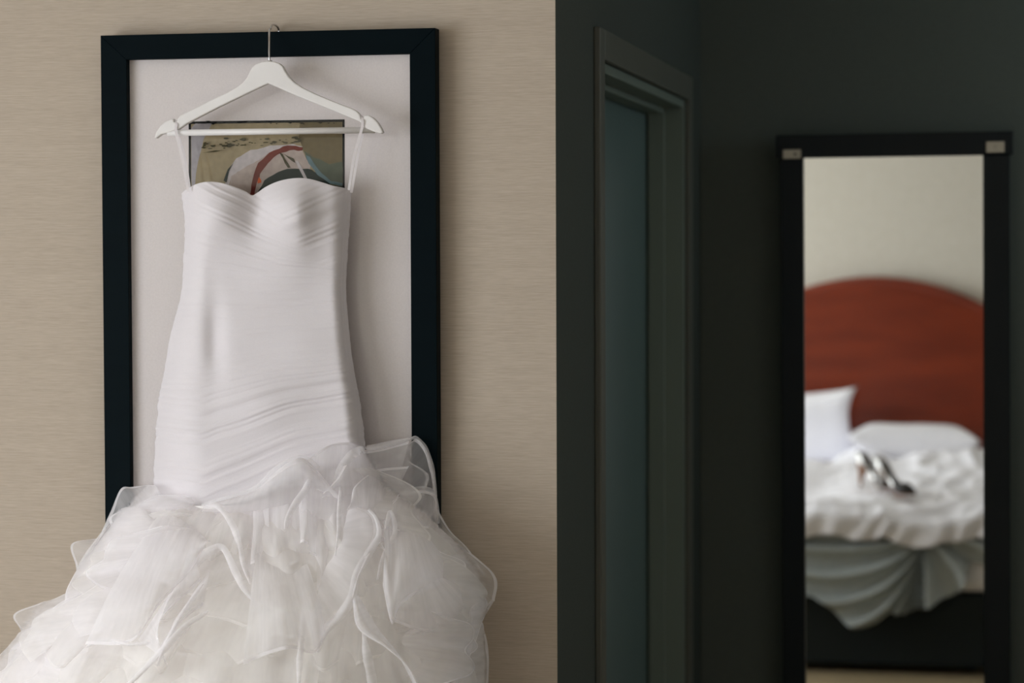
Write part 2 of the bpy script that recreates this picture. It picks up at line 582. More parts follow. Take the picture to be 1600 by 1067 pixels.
patch('black', [(266, 604), (1133, 592), (1137, 2870), (270, 2870)])
patch('sand', [(279, 618), (1120, 606), (1123, 2850), (283, 2850)])
patch('lilac', [(279, 640), (300, 618), (398, 616), (352, 700), (318, 830), (300, 970), (283, 1200), (283, 900)], 3, 2)
patch('olive', [(885, 610), (1120, 606), (1121, 960), (1060, 960), (980, 890), (905, 765), (880, 690)], 2, 3)
patch('teal', [(905, 765), (960, 800), (1050, 842), (1121, 826), (1121, 965), (1060, 950), (985, 890), (930, 825)], 3, 3)
patch('white', [(455, 1010), (486, 880), (530, 810), (610, 765), (720, 738), (850, 730), (900, 742), (830, 765), (720, 790), (640, 830),
                (560, 872), (505, 905), (480, 1010)], 3, 3)
patch('pink', [(480, 1010), (505, 905), (560, 872), (640, 828), (720, 770), (800, 755), (900, 765), (945, 850), (930, 900), (780, 930),
               (660, 1010)], 3, 2)
patch('pine', [(640, 1015), (690, 930), (760, 885), (815, 866), (930, 864), (985, 892), (1060, 955), (1121, 966), (1121, 1100),
               (640, 1100)], 3, 3)
patch('blue', [(918, 790), (940, 800), (1000, 885), (1060, 935), (1121, 945), (1121, 960), (1055, 952), (985, 900), (935, 835)], 2, 2)
patch('red', [(608, 1015), (622, 930), (655, 835), (715, 782), (795, 742), (845, 736), (900, 745), (902, 768), (830, 762), (760, 790),
              (705, 835), (668, 895), (650, 945), (634, 1015)], 4, 3)
patch('flame', [(648, 948), (656, 912), (672, 930), (668, 944)], 2, 2)
patch('white', [(858, 822), (876, 822), (926, 920), (908, 920)], 1)
patch('pine', [(462, 935), (486, 868), (520, 830), (490, 880), (478, 945)], 2, 2)
patch('fleck', [(775, 780), (788, 782), (832, 862), (818, 864)], 3, 3)
patch('fleck', [(790, 782), (850, 812), (856, 832), (820, 805)], 3, 2)
for i in range(46):
    t = random.random()
    u = 350 + 545 * t
    v = 742 - 40 * t + random.gauss(0, 14)
    r1 = random.uniform(4, 26) * (1 if 0.25 < t else 0.7)
    r2 = r1 * random.uniform(0.2, 0.5)
    patch('fleck', [(u + r1 * math.cos(k) * random.uniform(0.6, 1.2), v + r2 * math.sin(k) * random.uniform(0.6, 1.2)) for k in
                    [j * pi / 5 for j in range(10)]])
patch('fleck', [(352, 778), (420, 766), (470, 764), (420, 774)], 2, 2)
patch('fleck', [(350, 748), (358, 722), (374, 716), (368, 742)], 2, 2)
for i in range(26):
    u, v = 290 + 800 * random.random(), 617 + random.gauss(0, 3) - 12 * random.random()
    r1 = random.uniform(5, 18)
    patch('black', [(u - r1, v - 3), (u + r1, v - 3.5), (u + r1 * 0.4, v + random.uniform(1, 4))])
art = mesh('abstract_print', av, af, [AM[k] for k in amk], pic)
for p, k in zip(art.data.polygons, ami):
    p.material_index = k

# ------------------------------------------------------------------ hanger
HY = 4.116


def hp(u, v):                                # hanger detail, in tenths of the close view
    p = at(220 + u * 0.2811, 20 + v * 0.2812, HY)
    return (p.x, p.z)


hz = at(422, 37, FF)
hang = empty('clothes_hanger', at(422, 130, HY), 'white wooden clothes hanger with chrome hook hung over the black picture frame', 'hanger')
up_ = [(82, 697), (92, 664), (112, 632), (140, 608), (170, 593), (187, 590), (190, 606), (205, 612), (210, 592), (224, 574), (245, 562),
       (330, 520), (400, 484), (480, 448), (540, 415), (572, 389), (595, 362), (612, 325), (624, 304), (645, 287), (680, 273), (712, 269),
       (745, 272), (775, 283), (795, 300), (810, 330), (828, 357), (860, 389), (900, 416), (980, 454), (1060, 488), (1130, 515), (1180, 534),
       (1205, 548), (1222, 566), (1228, 590), (1244, 586), (1250, 571), (1270, 570), (1295, 583), (1322, 610), (1340, 640), (1351, 665)]
lo_ = [(1340, 672), (1300, 662), (1250, 640), (1225, 607), (1140, 572), (1000, 515), (860, 458), (760, 414), (713, 394), (660, 418),
       (560, 466), (440, 524), (330, 580), (262, 616), (215, 648), (160, 668), (120, 676), (92, 698)]
prism('hanger_body', [hp(*p) for p in up_ + lo_], HY - 0.007, HY + 0.007, M['hanger'], hang, 0.0022)
p0, p1 = hp(150, 668), hp(1300, 651)
tube('trouser_bar', [Vector((p0[0], HY, p0[1])), Vector((p1[0], HY, p1[1]))], 0.0056, M['hanger'], hang, 14)
hk = []
c0 = at(422, 98, HY)
for u, v, y in ((421.5, 100, HY), (420.5, 84, HY), (420.6, 70, HY + 0.008), (420.6, 56, HY + 0.026), (421, 46, 4.148)):
    hk.append(at(u, v, y))
zt = at(422, 38.5, 4.17).z
for k in range(7):
    t = pi * k / 6
    hk.append(Vector((at(421.8, 44, 4.15).x + 0.0005 * k, 4.1735 - 0.0205 * math.cos(t), zt - 0.009 + 0.009 * math.sin(t))))
hk.append(hk[-1] + Vector((0, 0, -0.02)))
pts = [Vector(crom([tuple(q) for q in hk], i / 47)) for i in range(48)]
tube('hook', pts, 0.0019, M['chrome'], hang, 10)
tube('ferrule', [c0 + Vector((0, 0, -0.004)), c0 + Vector((0, 0, 0.004))], [0.0042, 0.0036], M['chrome'], hang, 12)

# ------------------------------------------------------------------ wedding dress
dress = empty('wedding_dress', (at(410, 1067, 4.0).x, 4.0, 0.25),
              'white strapless mermaid wedding dress with pleated bodice and ruffled organza skirt on hanger', 'dress')
YBK = 4.150
# silhouette of the bodice by height (pixels): row, left edge, left ridge, right ridge, right edge, front depth of the two ridges
LFT = [(280, 283), (303, 283), (320, 286), (345, 288.5), (380, 288), (420, 286), (450, 284), (480, 278), (510, 270), (545, 262), (580, 256),
       (620, 249), (650, 245.5), (700, 242), (740, 240), (800, 238)]
RGT = [(280, 549), (300, 549), (340, 547), (400, 543), (450, 541), (500, 544), (540, 548), (580, 554), (620, 561), (660, 567), (700, 571),
       (760, 576), (800, 578)]
RL = [(280, 322), (330, 326), (380, 322), (430, 316), (480, 314), (540, 314), (620, 314), (700, 316), (800, 318)]
RR = [(280, 512), (340, 516), (400, 520), (450, 521), (540, 528), (620, 540), (700, 549), (800, 554)]
DF = [(280, 0.052), (330, 0.074), (380, 0.074), (430, 0.068), (500, 0.070), (580, 0.082), (660, 0.096), (740, 0.108), (800, 0.115)]
TOP = [(283, 303), (288, 298), (296, 293), (308, 287), (322, 284), (335, 284), (352, 287), (370, 293), (384, 299), (394, 305), (402, 301),
       (415, 292), (432, 284), (450, 279.5), (468, 278), (486, 280), (504, 285), (520, 290), (535, 293), (549, 296)]


class Pleat:                                 # one-dimensional random folds
    def __init__(self, step, seed):
        r = random.Random(seed)
        self.k = [r.uniform(-1, 1) for _ in range(600)]
        self.step = step

    def __call__(self, s):
        s = s / self.step + 200
        i = int(math.floor(s)); u = s - i
        a_, b_ = self.k[i % 600], self.k[(i + 1) % 600]
        u = u * u * (3 - 2 * u)
        return a_ + (b_ - a_) * u


P1, P2, P3 = Pleat(4.6, 1), Pleat(11, 2), Pleat(30, 3)
KT = [(280, -0.55), (350, -0.50), (400, -0.34), (440, -0.08), (480, 0.03), (540, 0.10), (600, 0.24), (680, 0.36), (800, 0.42)]


def pleat_height(px, py):
    wob = 7 * noise.noise(Vector((px * 0.012, py * 0.012, 1.7)))
    if py < 440:                             # cups: folds sweep down from the left arm; right cup folds fan from the centre
        k = smoothlut(KT, py)
        s1 = py + k * (px - 315) + wob
        s2 = py + 0.42 * (px - 470) + wob
        m_ = sstep(388, 420, px - (py - 300) * 0.75)
        a_ = P1(s1) * 0.7 + P2(s1) * 0.5
        b_ = P1(s2 + 300) * 0.65 + P2(s2 + 300) * 0.45
        h1 = a_ * (1 - m_) + b_ * m_
    else:
        h1 = None
    if py > 400:
        k = smoothlut(KT, py)
        kk = k * sstep(290, 340, px) - 0.05 * (1 - sstep(290, 340, px))
        s = py + kk * (px - 315) + wob
        amp = 0.8 + 0.5 * sstep(560, 640, py)
        h2 = amp * (P1(s) * 0.65 + P2(s) * 0.75 + P3(s) * 0.7 * sstep(520, 620, py))
    if py <= 400:
        h = h1
    elif py >= 440:
        h = h2
    else:
        t = sstep(400, 440, py)
        h = h1 * (1 - t) + h2 * t
    return h


def front_y(px, py, L, R, rl, rr, d):
    """depth of the front of the bodice: side panel up to the left ridge, flat front, rounding off to the right"""
    if px <= rl:
        t = (px - L) / (rl - L)
        return d * math.sin(min(max(t, 0), 1) * pi / 2) ** 0.72
    if px >= rr:
        t = (R - px) / (R - rr)
        return 0.75 * d * math.sin(min(max(t, 0), 1) * pi / 2) ** 0.62
    t = (px - rl) / (rr - rl)
    return d * (1 - 0.25 * t + 0.07 * math.sin(pi * t))


NU, NV = 200, 460
VB = 800.0
vs, fs = [], []
us = []
for j in range(NV + 1):
    tv = j / NV
    for i in range(NU + 1):
        tu = (1 - math.cos(pi * (0.06 + 0.88 * i / NU))) / 2
        tu = (tu - (1 - math.cos(pi * 0.06)) / 2) / math.cos(pi * 0.06)
        pxt = 283 + (549 - 283) * tu
        top = smoothlut(TOP, pxt)
        py = top + (VB - top) * tv
        L, R = smoothlut(LFT, py), smoothlut(RGT, py)
        px = L + (R - L) * tu
        rl, rr, d = smoothlut(RL, py), smoothlut(RR, py), smoothlut(DF, py)
        # soft corners: average over a small window
        dep = sum(front_y(px + o_, py, L, R, rl, rr, d) for o_ in (-9, -4.5, 0, 4.5, 9)) / 5
        # cups
        c1 = math.exp(-((px - 338) / 40) ** 2 - ((py - 326) / 44) ** 2)
        c2 = math.exp(-((px - 462) / (40 if px < 462 else 30)) ** 2 - ((py - 326) / (46 if py < 326 else 58)) ** 2)
        v0 = math.exp(-((px - 398) / 20) ** 2 - ((py - 318) / 46) ** 2)
        dep += 0.030 * c1 + 0.032 * c2 - 0.012 * v0
        # hollow pressed into the waist left of the middle, and soft dents
        dep -= 0.010 * math.exp(-((px - 336) / 15) ** 2 - ((py - 530) / 62) ** 2)
        dep += 0.006 * noise.noise(Vector((px * 0.011, py * 0.011, 4.0))) * sstep(0, 30, min(px - L, R - px))
        edge = sstep(0, 14, min(px - L, R - px))
        dep += (0.0013 + 0.0004 * sstep(400, 520, py)) * pleat_height(px, py) * (0.35 + 0.65 * edge)
        off = pleat_height(L, py) * 0.9 * (1 - edge) * (1 if px < 400 else -0.6)
        vs.append(at(px - off, py, YBK - max(dep, 0)))
W1 = NU + 1
for j in range(NV):
    for i in range(NU):
        fs.append((j * W1 + i, (j + 1) * W1 + i, (j + 1) * W1 + i + 1, j * W1 + i + 1))
# back panel: lower neckline, lying almost flat
NB = 40
base = len(vs)
for j in range(NV + 1):
    for i in range(1, NB):
        t = i / NB
        a_, b_ = vs[j * W1 + NU], vs[j * W1]
        p = a_.lerp(b_, t)
        drop = math.sin(pi * t) ** 0.8
        p.z -= 0.05 * drop * (1 - j / NV)
        p.y += 0.006 * drop
        vs.append(p)
W2 = NB - 1
for j in range(NV):
    ring0 = [j * W1 + NU] + [base + j * W2 + i for i in range(W2)] + [j * W1]
    ring1 = [(j + 1) * W1 + NU] + [base + (j + 1) * W2 + i for i in range(W2)] + [(j + 1) * W1]
    for i in range(NB):
        fs.append((ring0[i], ring1[i], ring1[i + 1], ring0[i + 1]))
bod = mesh('bodice', vs, fs, M['dress'], dress, True)
sm = bod.modifiers.new('thickness', 'SOLIDIFY')
sm.thickness = 0.0018
sm.offset = -1

# hanging ribbon loops from bodice to hanger


def ribbon(name, path, wid, parent, facing=Vector((0.35, -1, 0))):
    vs_, fs_ = [], []
    n_ = len(path)
    for i, p in enumerate(path):
        t = (path[min(i + 1, n_ - 1)] - path[max(i - 1, 0)]).normalized()
        s_ = t.cross(facing).normalized() * wid / 2
        nn = s_.cross(t).normalized() * 0.0006
        vs_ += [p - s_ - nn, p + s_ - nn, p + s_ + nn, p - s_ + nn]
    for i in range(n_ - 1):
        for k in range(4):
            fs_.append((i * 4 + k, i * 4 + (k + 1) % 4, i * 4 + 4 + (k + 1) % 4, i * 4 + 4 + k))
    fs_ += [(0, 1, 2, 3), tuple(range(4 * n_ - 4, 4 * n_))]
    return mesh(name, vs_, fs_, M['ribbon'], parent)


def strap(pf, pb, topu, topv, bot):
    yf, yb = HY - 0.0095, HY + 0.0095
    pth = [at(bot[0], bot[1], 4.098), at((bot[0] + topu) / 2 - pf, (bot[1] + topv) / 2, 4.101), at(topu - pf * 0.4, topv + 16, yf), at(topu, topv + 3, yf),
           at(topu, topv - 2.2, HY), at(topu, topv + 3, yb), at(topu + pb * 0.6, topv + 16, yb), at((bot[0] + topu) / 2 + pb, (bot[1] + topv) / 2, 4.128),
           at(bot[0] + pb, bot[1] + 4, 4.132)]
    q = [Vector(crom([tuple(x) for x in pth], i / 40)) for i in range(41)]
    ribbon('hanging_loop', q, 0.0046, dress)


strap(1.0, 3.2, 275.5, 191, (294.5, 299))
strap(1.5, 4.0, 566, 184.5, (545, 297))

# ------------------------------------------------------------------ skirt
SK = [(690, 405, 160, 0.105), (760, 414, 186, 0.130), (800, 426, 236, 0.170), (850, 434, 280, 0.215), (900, 432, 318, 0.26), (950, 408, 350, 0.325),
      (1000, 388, 366, 0.35), (1067, 364, 392, 0.38), (1300, 390, 400, 0.44), (1600, 390, 420, 0.50), (1900, 390, 440, 0.54)]


def body_y(px, py):
    xc, hw, d = lut(SK, py)
    t = (px - xc) / hw
    return 4.150 - d * math.sqrt(max(0.0, 1 - t * t))


# inner skirt of ivory lining, gently folded
vs, fs = [], []
NA, NH = 150, 90
for j in range(NH + 1):
    py = 790 + (1880 - 790) * (j / NH) ** 1.25
    xc, hw, d = lut(SK, py)
    for i in range(NA):
        a_ = 2 * pi * i / NA
        grow = sstep(720, 900, py)
        rip = 1 + grow * (0.045 * math.sin(9 * a_ + 0.8 * math.sin(py * 0.01)) + 0.03 * math.sin(17 * a_ + 2))
        ca, sa = math.cos(a_), math.sin(a_)
        px = xc + hw * 0.84 * rip * ca
        y = 4.135 - (d * 0.80 * rip * sa if sa > 0 else 0.012 * sa)
        y = min(y, 4.15)
        vs.append(at(px, py, y))
for j in range(NH):
    for i in range(NA):
        fs.append((j * NA + i, (j + 1) * NA + i, (j + 1) * NA + (i + 1) % NA, j * NA + (i + 1) % NA))
mesh('skirt_lining', vs, fs, M['lining'], dress, True)


def flounce(root, rim, bulge=0.03, lift=6, ripple=0.006, waves=2, n=64, m=22, material='net', seed=0, curl=0.0, rimw=0.0065, name='ruffle'):
    """a strip of organza sewn along the root curve and falling to the rim curve.
    points: (px, py, distance in metres in front of the skirt body)"""
    r = random.Random(seed)
    ph = r.uniform(0, 6)
    rw_ = rimw
    vs_, fs_, uv = [], [], []
    for i in range(n + 1):
        t = i / n
        A = crom(root, t); B = crom(rim, t)
        for k in range(m + 1):
            s = k / m
            q = (1 - s)
            px = A[0] * q + B[0] * s
            py = A[1] * q + B[1] * s - lift * 4 * s * q
            off = A[2] * q + B[2] * s + bulge * 4 * s * q
            amp = ripple * s ** 1.3
            wv = math.sin(waves * 2 * pi * t + ph + 1.2 * math.sin(3.1 * t + ph)) + 0.15 * math.sin(2.3 * waves * 2 * pi * t + 2 * ph)
            off += amp * wv
            px += curl * s * s * math.cos(waves * 2 * pi * t + ph) * 1000 * amp
            y = min(body_y(px, py) - off, 4.150)
            p = at(px, py, y)
            nz = noise.noise_vector(p * 9 + Vector((seed, 0, 0)))
            p += nz * 0.006 * s
            if p.y > 4.152:
                p.y = 4.152
            vs_.append(p)
        w_ = m + 1
        d_ = [0.0] * w_                       # cloth length measured back from the rim, so that the bound edge keeps its width
        for k in range(m - 1, -1, -1):
            d_[k] = d_[k + 1] + (vs_[i * w_ + k] - vs_[i * w_ + k + 1]).length
        for k in range(w_):
            uv.append((t, 1 - 0.05 * d_[k] / rw_))
    for i in range(n):
        for k in range(m):
            fs_.append((i * w_ + k, (i + 1) * w_ + k, (i + 1) * w_ + k + 1, i * w_ + k + 1))
    return mesh(name, vs_, fs_, M[material], dress, True, uv)


JN = [(236, 766), (270, 778), (320, 789), (370, 777), (404, 764), (436, 739), (472, 722), (505, 738), (530, 728), (560, 706), (600, 700), (640, 690)]


def bodice_front(px, py):
    L, R = smoothlut(LFT, py), smoothlut(RGT, py)
    return YBK - front_y(min(max(px, L), R), py, L, R, smoothlut(RL, py), smoothlut(RR, py), smoothlut(DF, py))


def seam(x0_, x1_, n_, dy, out):              # points along the slanting seam where the skirt joins the bodice
    o_ = []
    for k in range(n_):
        px = x0_ + (x1_ - x0_) * k / (n_ - 1)
        py = smoothlut(JN, px) + dy
        o_.append((px, py, body_y(px, py) - bodice_front(px, py) + out))
    return o_


# organza falling straight from the slanting seam
for x0_, x1_, ln, spread, sd_ in ((238, 330, 85, 0.35, 301), (300, 420, 95, 0.1, 302), (395, 490, 120, 0.0, 303), (480, 570, 120, -0.1, 304), (540, 600, 110, -0.3, 305),
                                  (245, 400, 130, 0.25, 306), (380, 520, 160, 0.05, 307), (470, 590, 150, -0.2, 308)):
    rt = seam(x0_, x1_, 8, 2, 0.004)
    r = random.Random(sd_)
    cx_ = 410
    rmm = [(px + (px - cx_) * abs(spread) * 1.2, py + ln + r.uniform(-12, 12), 0.030 + r.uniform(-0.01, 0.02)) for px, py, _ in rt]
    flounce(rt, rmm, 0.020, 3, 0.010, r.uniform(2, 3.2), 80, 20, 'net', sd_)

# filling tiers underneath: gathered ruffles, hems thrown into loose loops
sd = 100
for py, hwf, ln in ((800, 0.95, 85), (835, 0.98, 95), (880, 0.98, 100), (930, 0.97, 105), (980, 0.96, 110), (1030, 0.96, 120),
                    (1110, 0.95, 150), (1220, 0.95, 160), (1340, 0.95, 170), (1460, 0.95, 180), (1580, 0.95, 180), (1700, 0.95, 170)):
    xc, hw, d = lut(SK, py)
    for sgm in range(3):
        sd += 1
        r = random.Random(sd)
        a0 = -1 + sgm * 0.62 + r.uniform(-0.05, 0.05)
        a1 = a0 + 0.80
        a0, a1 = max(a0, -0.99), min(a1, 0.99)
        root, rim = [], []
        for k in range(9):
            t = k / 8
            x = a0 + (a1 - a0) * t
            root.append((xc + hw * hwf * x * 0.93, py + r.uniform(-10, 10) * (py > 790), -0.02 if py < 790 else 0.0))
            h2 = lut(SK, py + ln)
            rim.append((h2[0] + h2[1] * 0.97 * x + r.uniform(-9, 9), py + ln + r.uniform(-24, 18), 0.030 + r.uniform(-0.02, 0.03)))
        flounce(root, rim, 0.030 if py > 790 else 0.012, 8, 0.013, r.uniform(1.6, 2.8), 84, 16, 'fill', sd, 0.35)

# loose layers along both sides of the skirt, reaching out to its outline
RS = [(690, 640), (720, 664), (760, 676), (800, 682), (840, 700), (880, 745), (920, 764), (960, 758), (1000, 755), (1067, 755), (1140, 760)]
LS = [(765, 192), (800, 176), (840, 155), (880, 125), (925, 106), (960, 60), (1000, 18), (1067, -25), (1140, -35)]
rr_ = random.Random(42)
for tab, sg in ((RS, 1), (LS, -1)):
    for k in range(11):
        ya = tab[0][0] + 8 + (1010 - tab[0][0]) * k / 10
        ln = rr_.uniform(90, 150)
        dep = rr_.uniform(0.0, 0.10)
        inn = rr_.uniform(2, 26)
        root, rim = [], []
        for j in range(7):
            yy = ya + ln * j / 6
            e = smoothlut(tab, yy) - sg * (inn + 10 * math.sin(2.1 * j + k) + 60 * dep)
            rim.append((e - sg * 55 * (2 * j / 6 - 1) ** 4, yy, dep))
            root.append((e - sg * (105 + 6 * math.sin(3 * j + k)), yy - 10 + 0.15 * ln * (1 - j / 3), dep * 0.6 - 0.02))
        sd += 1
        flounce(root, rim, 0.014, 2, 0.007, rr_.uniform(1.5, 3), 60, 14, 'fill' if k % 2 else 'net', sd)

# the big loose ruffles seen one by one; root and rim curves
def fl(root, rim, **k):
    global sd
    sd += 1
    return flounce(root, rim, seed=sd, **k)


# left edge, top to bottom
fl([(252, 775, .01), (225, 800, .01), (215, 850, .0), (225, 880, .02)], [(240, 757, .01), (205, 760, .0), (187, 763, .0), (172, 800, .0), (155, 840, .01)], bulge=.015, lift=2, ripple=.003)
fl([(255, 850, .02), (240, 880, .02), (230, 920, .02), (200, 960, .02)], [(206, 833, .0), (150, 842, .0), (110, 849, .0), (117, 882, .0), (122, 905, .01), (140, 930, .03)], bulge=.02, lift=3, ripple=.003)
fl([(235, 800, .03), (260, 850, .05), (240, 930, .05), (200, 985, .05)], [(190, 795, .01), (158, 838, .02), (126, 882, .03), (105, 925, .04), (105, 962, .05), (118, 996, .06)], bulge=.03, lift=4, ripple=.004)
fl([(165, 930, .04), (150, 980, .03), (140, 1020, .03), (120, 1067, .03)], [(106, 924, .01), (60, 943, .0), (21, 961, .0), (31, 984, .0), (36, 1005, .01), (40, 1040, .02)], bulge=.02, lift=3, ripple=.003)
fl([(160, 960, .05), (140, 1010, .05), (120, 1060, .05), (100, 1120, .05)], [(70, 975, .02), (34, 988, .01), (12, 1010, .0), (-6, 1030, .0), (-30, 1080, .0)], bulge=.02, lift=4, ripple=.004)
# middle left: arches
fl([(250, 800, .03), (280, 810, .04), (310, 830, .04), (330, 850, .04)], [(130, 1010, .09), (200, 1004, .11), (250, 945, .10), (300, 900, .09), (318, 866, .08)], bulge=.05, lift=12, ripple=.006)
fl([(330, 880, .05), (300, 930, .05), (270, 980, .05), (230, 1050, .05)], [(320, 950, .07), (286, 975, .10), (262, 1010, .11), (235, 1040, .11), (200, 1075, .11)], bulge=.02, lift=5, ripple=.003)
fl([(300, 850, .05), (280, 900, .06), (250, 950, .06), (215, 1000, .06)], [(312, 905, .08), (262, 955, .10), (245, 990, .11), (250, 1010, .11), (262, 1040, .10)], bulge=.03, lift=4, ripple=.004)
# top rim rising across the hip to the right
fl([(315, 800, .02), (380, 800, .03), (440, 790, .03), (490, 780, .03), (540, 790, .03)], [(318, 788, .015), (370, 776, .03), (404, 763, .045), (432, 738, .06), (456, 722, .065), (474, 719, .065), (492, 733, .06), (508, 752, .05)], bulge=.025, lift=3, ripple=.002, rimw=.014)
fl([(500, 790, .02), (540, 790, .03), (580, 780, .02), (620, 770, .01)], [(506, 770, .05), (528, 742, .06), (541, 719, .06), (558, 705, .05), (596, 697, .03), (640, 686, .01)], bulge=.02, lift=3, ripple=.002, rimw=.012)
fl([(560, 770, .02), (590, 780, .02), (620, 790, .01), (645, 810, .0)], [(580, 728, .03), (612, 716, .02), (640, 690, .0), (651, 685, .0), (666, 704, .0), (676, 738, .0), (681, 770, .0), (684, 806, .0)], bulge=.012, lift=2, ripple=.002)
fl([(540, 800, .03), (570, 810, .04), (600, 820, .03)], [(548, 790, .06), (556, 758, .07), (590, 735, .05), (640, 730, .03)], bulge=.02, lift=3, ripple=.002)
fl([(470, 800, .04), (500, 810, .04), (540, 820, .04), (580, 840, .03)], [(478, 720, .055), (510, 700, .04), (545, 693, .03), (580, 698, .02)], bulge=.015, lift=2, ripple=.003)
# right: overlapping turned-back hems
fl([(600, 860, .03), (620, 860, .03), (650, 860, .02), (665, 870, .02)], [(604, 804, .05), (612, 784, .06), (640, 767, .05), (664, 764, .03), (679, 772, .02), (683, 800, .01), (684, 836, .01)], bulge=.02, lift=3, ripple=.002)
fl([(540, 800, .04), (530, 850, .05), (500, 900, .05), (470, 960, .05)], [(562, 790, .06), (586, 806, .08), (592, 838, .09), (574, 868, .10), (556, 900, .10), (548, 936, .10), (530, 966, .09), (508, 988, .085), (497, 1018, .08)], bulge=.008, lift=2, ripple=.004, rimw=.010)
fl([(600, 800, .04), (610, 820, .05), (625, 825, .05), (640, 815, .04), (650, 810, .03)], [(600, 912, .09), (606, 948, .10), (615, 974, .10), (625, 948, .11), (650, 928, .10), (682, 914, .07), (714, 894, .03)], bulge=.04, lift=-4, ripple=.002, curl=0)
fl([(620, 830, .03), (640, 860, .03), (660, 880, .02), (690, 900, .01)], [(614, 974, .07), (645, 985, .08), (680, 986, .07), (716, 976, .05), (746, 960, .03), (771, 939, .01)], bulge=.05, lift=6, ripple=.002)
fl([(650, 850, .02), (660, 880, .02), (680, 900, .02)], [(684, 826, .01), (710, 846, .0), (748, 874, .0), (774, 902, .0), (770, 938, .01)], bulge=.015, lift=2, ripple=.003)
fl([(650, 800, .01), (660, 830, .01), (680, 860, .0)], [(686, 800, .0), (706, 830, .0), (736, 858, .0), (762, 896, .0)], bulge=.01, lift=2, ripple=.003)
fl([(640, 960, .05), (660, 1000, .05), (680, 1040, .04), (690, 1100, .04)], [(771, 940, .0), (752, 972, .01), (742, 1000, .02), (732, 1030, .03), (716, 1075, .04)], bulge=.03, lift=3, ripple=.003)
fl([(680, 960, .03), (690, 1010, .03), (700, 1060, .03), (700, 1120, .03)], [(752, 972, .0), (760, 1000, .0), (763, 1024, .0), (762, 1060, .0), (758, 1120, .0)], bulge=.02, lift=3, ripple=.003)
fl([(560, 930, .06), (590, 980, .06), (620, 1020, .06), (650, 1080, .06)], [(548, 940, .09), (556, 980, .10), (600, 1010, .11), (640, 1050, .11), (660, 1090, .10)], bulge=.03, lift=3, ripple=.004)
fl([(400, 860, .05), (420, 880, .06), (450, 890, .06), (480, 880, .05)], [(380, 1040, .08), (420, 1020, .10), (455, 1010, .10), (490, 1018, .09), (510, 990, .08)], bulge=.04, lift=6, ripple=.008)

# turned-back double hems: narrow dense bands that catch the light
def hem(path, wid, tw=0.5, lean=0.010, n=70):
    global sd
    sd += 1
    vs_, fs_, uv = [], [], []
    q = [crom(path, i / n) for i in range(n + 1)]
    c_ = []
    for px, py, off in q:
        c_.append(at(px, py, min(body_y(px, py), bodice_front(px, py) if smoothlut(LFT, py) < px < smoothlut(RGT, py) and py < 800 else 9) - off))
    for i, p in enumerate(c_):
        t = i / n
        d = (c_[min(i + 1, n)] - c_[max(i - 1, 0)]).normalized()
        sdv = d.cross(Vector((0, -1, 0))).normalized()
        a_ = tw * math.sin(2.5 * pi * t + sd)
        sdv = sdv * math.cos(a_) + Vector((0, -1, 0)) * math.sin(a_)
        w_ = 1.35 * wid * (0.25 + 0.75 * math.sin(pi * min(max(t, 0.02), 0.98)) ** 0.6) * (0.85 + 0.3 * noise.noise(Vector((t * 5, sd, 0))))
        for k in range(5):
            e = -0.5 + k / 4
            vs_.append(p + sdv * w_ * e + Vector((0, -lean * (0.25 - e * e) * 2, 0)))
            uv.append((t, 0.5))
    for i in range(n):
        for k in range(4):
            fs_.append((i * 5 + k, i * 5 + k + 1, i * 5 + k + 6, i * 5 + k + 5))
    return mesh('ruffle_hem', vs_, fs_, M['hem'], dress, True, uv)


hem([(316, 790, .012), (345, 783, .018), (372, 776, .024), (404, 763, .036), (432, 737, .050), (456, 722, .058), (474, 719, .058), (490, 728, .054), (506, 746, .046), (516, 766, .04)], .016)
hem([(414, 776, .045), (424, 756, .055), (444, 739, .062), (466, 733, .066), (480, 742, .066), (478, 762, .066), (462, 786, .062), (450, 808, .058), (446, 826, .055)], .012)
hem([(518, 766, .045), (528, 744, .055), (541, 720, .058), (557, 706, .052), (590, 698, .036), (640, 686, .012)], .014)
hem([(640, 686, .010), (652, 685, .006), (666, 704, .002), (676, 738, .0), (682, 776, .0)], .008, .3)
hem([(576, 796, .07), (588, 812, .08), (591, 838, .088), (574, 868, .095), (557, 898, .10), (549, 934, .10), (530, 964, .095), (510, 988, .09), (497, 1018, .088)], .013)
hem([(532, 758, .062), (530, 790, .078), (529, 826, .08), (524, 868, .08)], .007)
hem([(318, 791, .03), (340, 791, .055), (362, 818, .07), (374, 850, .072), (380, 880, .07), (392, 912, .06)], .011)
hem([(258, 940, .07), (286, 912, .085), (312, 874, .095), (334, 858, .10), (350, 858, .10), (368, 894, .10), (384, 922, .095), (404, 946, .085)], .014)
hem([(604, 800, .05), (613, 784, .055), (640, 767, .05), (664, 765, .03), (678, 774, .02), (683, 802, .012), (684, 834, .01)], .010)
hem([(602, 830, .07), (610, 800, .07), (617, 832, .075), (600, 868, .085), (590, 905, .09)], .009)
hem([(568, 985, .09), (571, 1010, .10), (577, 1040, .10), (583, 1072, .10), (590, 1110, .10)], .014)
hem([(474, 940, .085), (472, 990, .10), (468, 1040, .10), (466, 1090, .10)], .010)
hem([(326, 955, .09), (290, 978, .11), (258, 1012, .115), (222, 1048, .115), (190, 1080, .115)], .011)
hem([(318, 912, .095), (282, 962, .11), (262, 1000, .115), (246, 1040, .115)], .008)
hem([(188, 795, .012), (158, 838, .02), (127, 882, .03), (106, 925, .04), (105, 962, .05), (119, 998, .055)], .010)
hem([(135, 1010, .09), (165, 1000, .10), (205, 1006, .105), (245, 1002, .10)], .007)

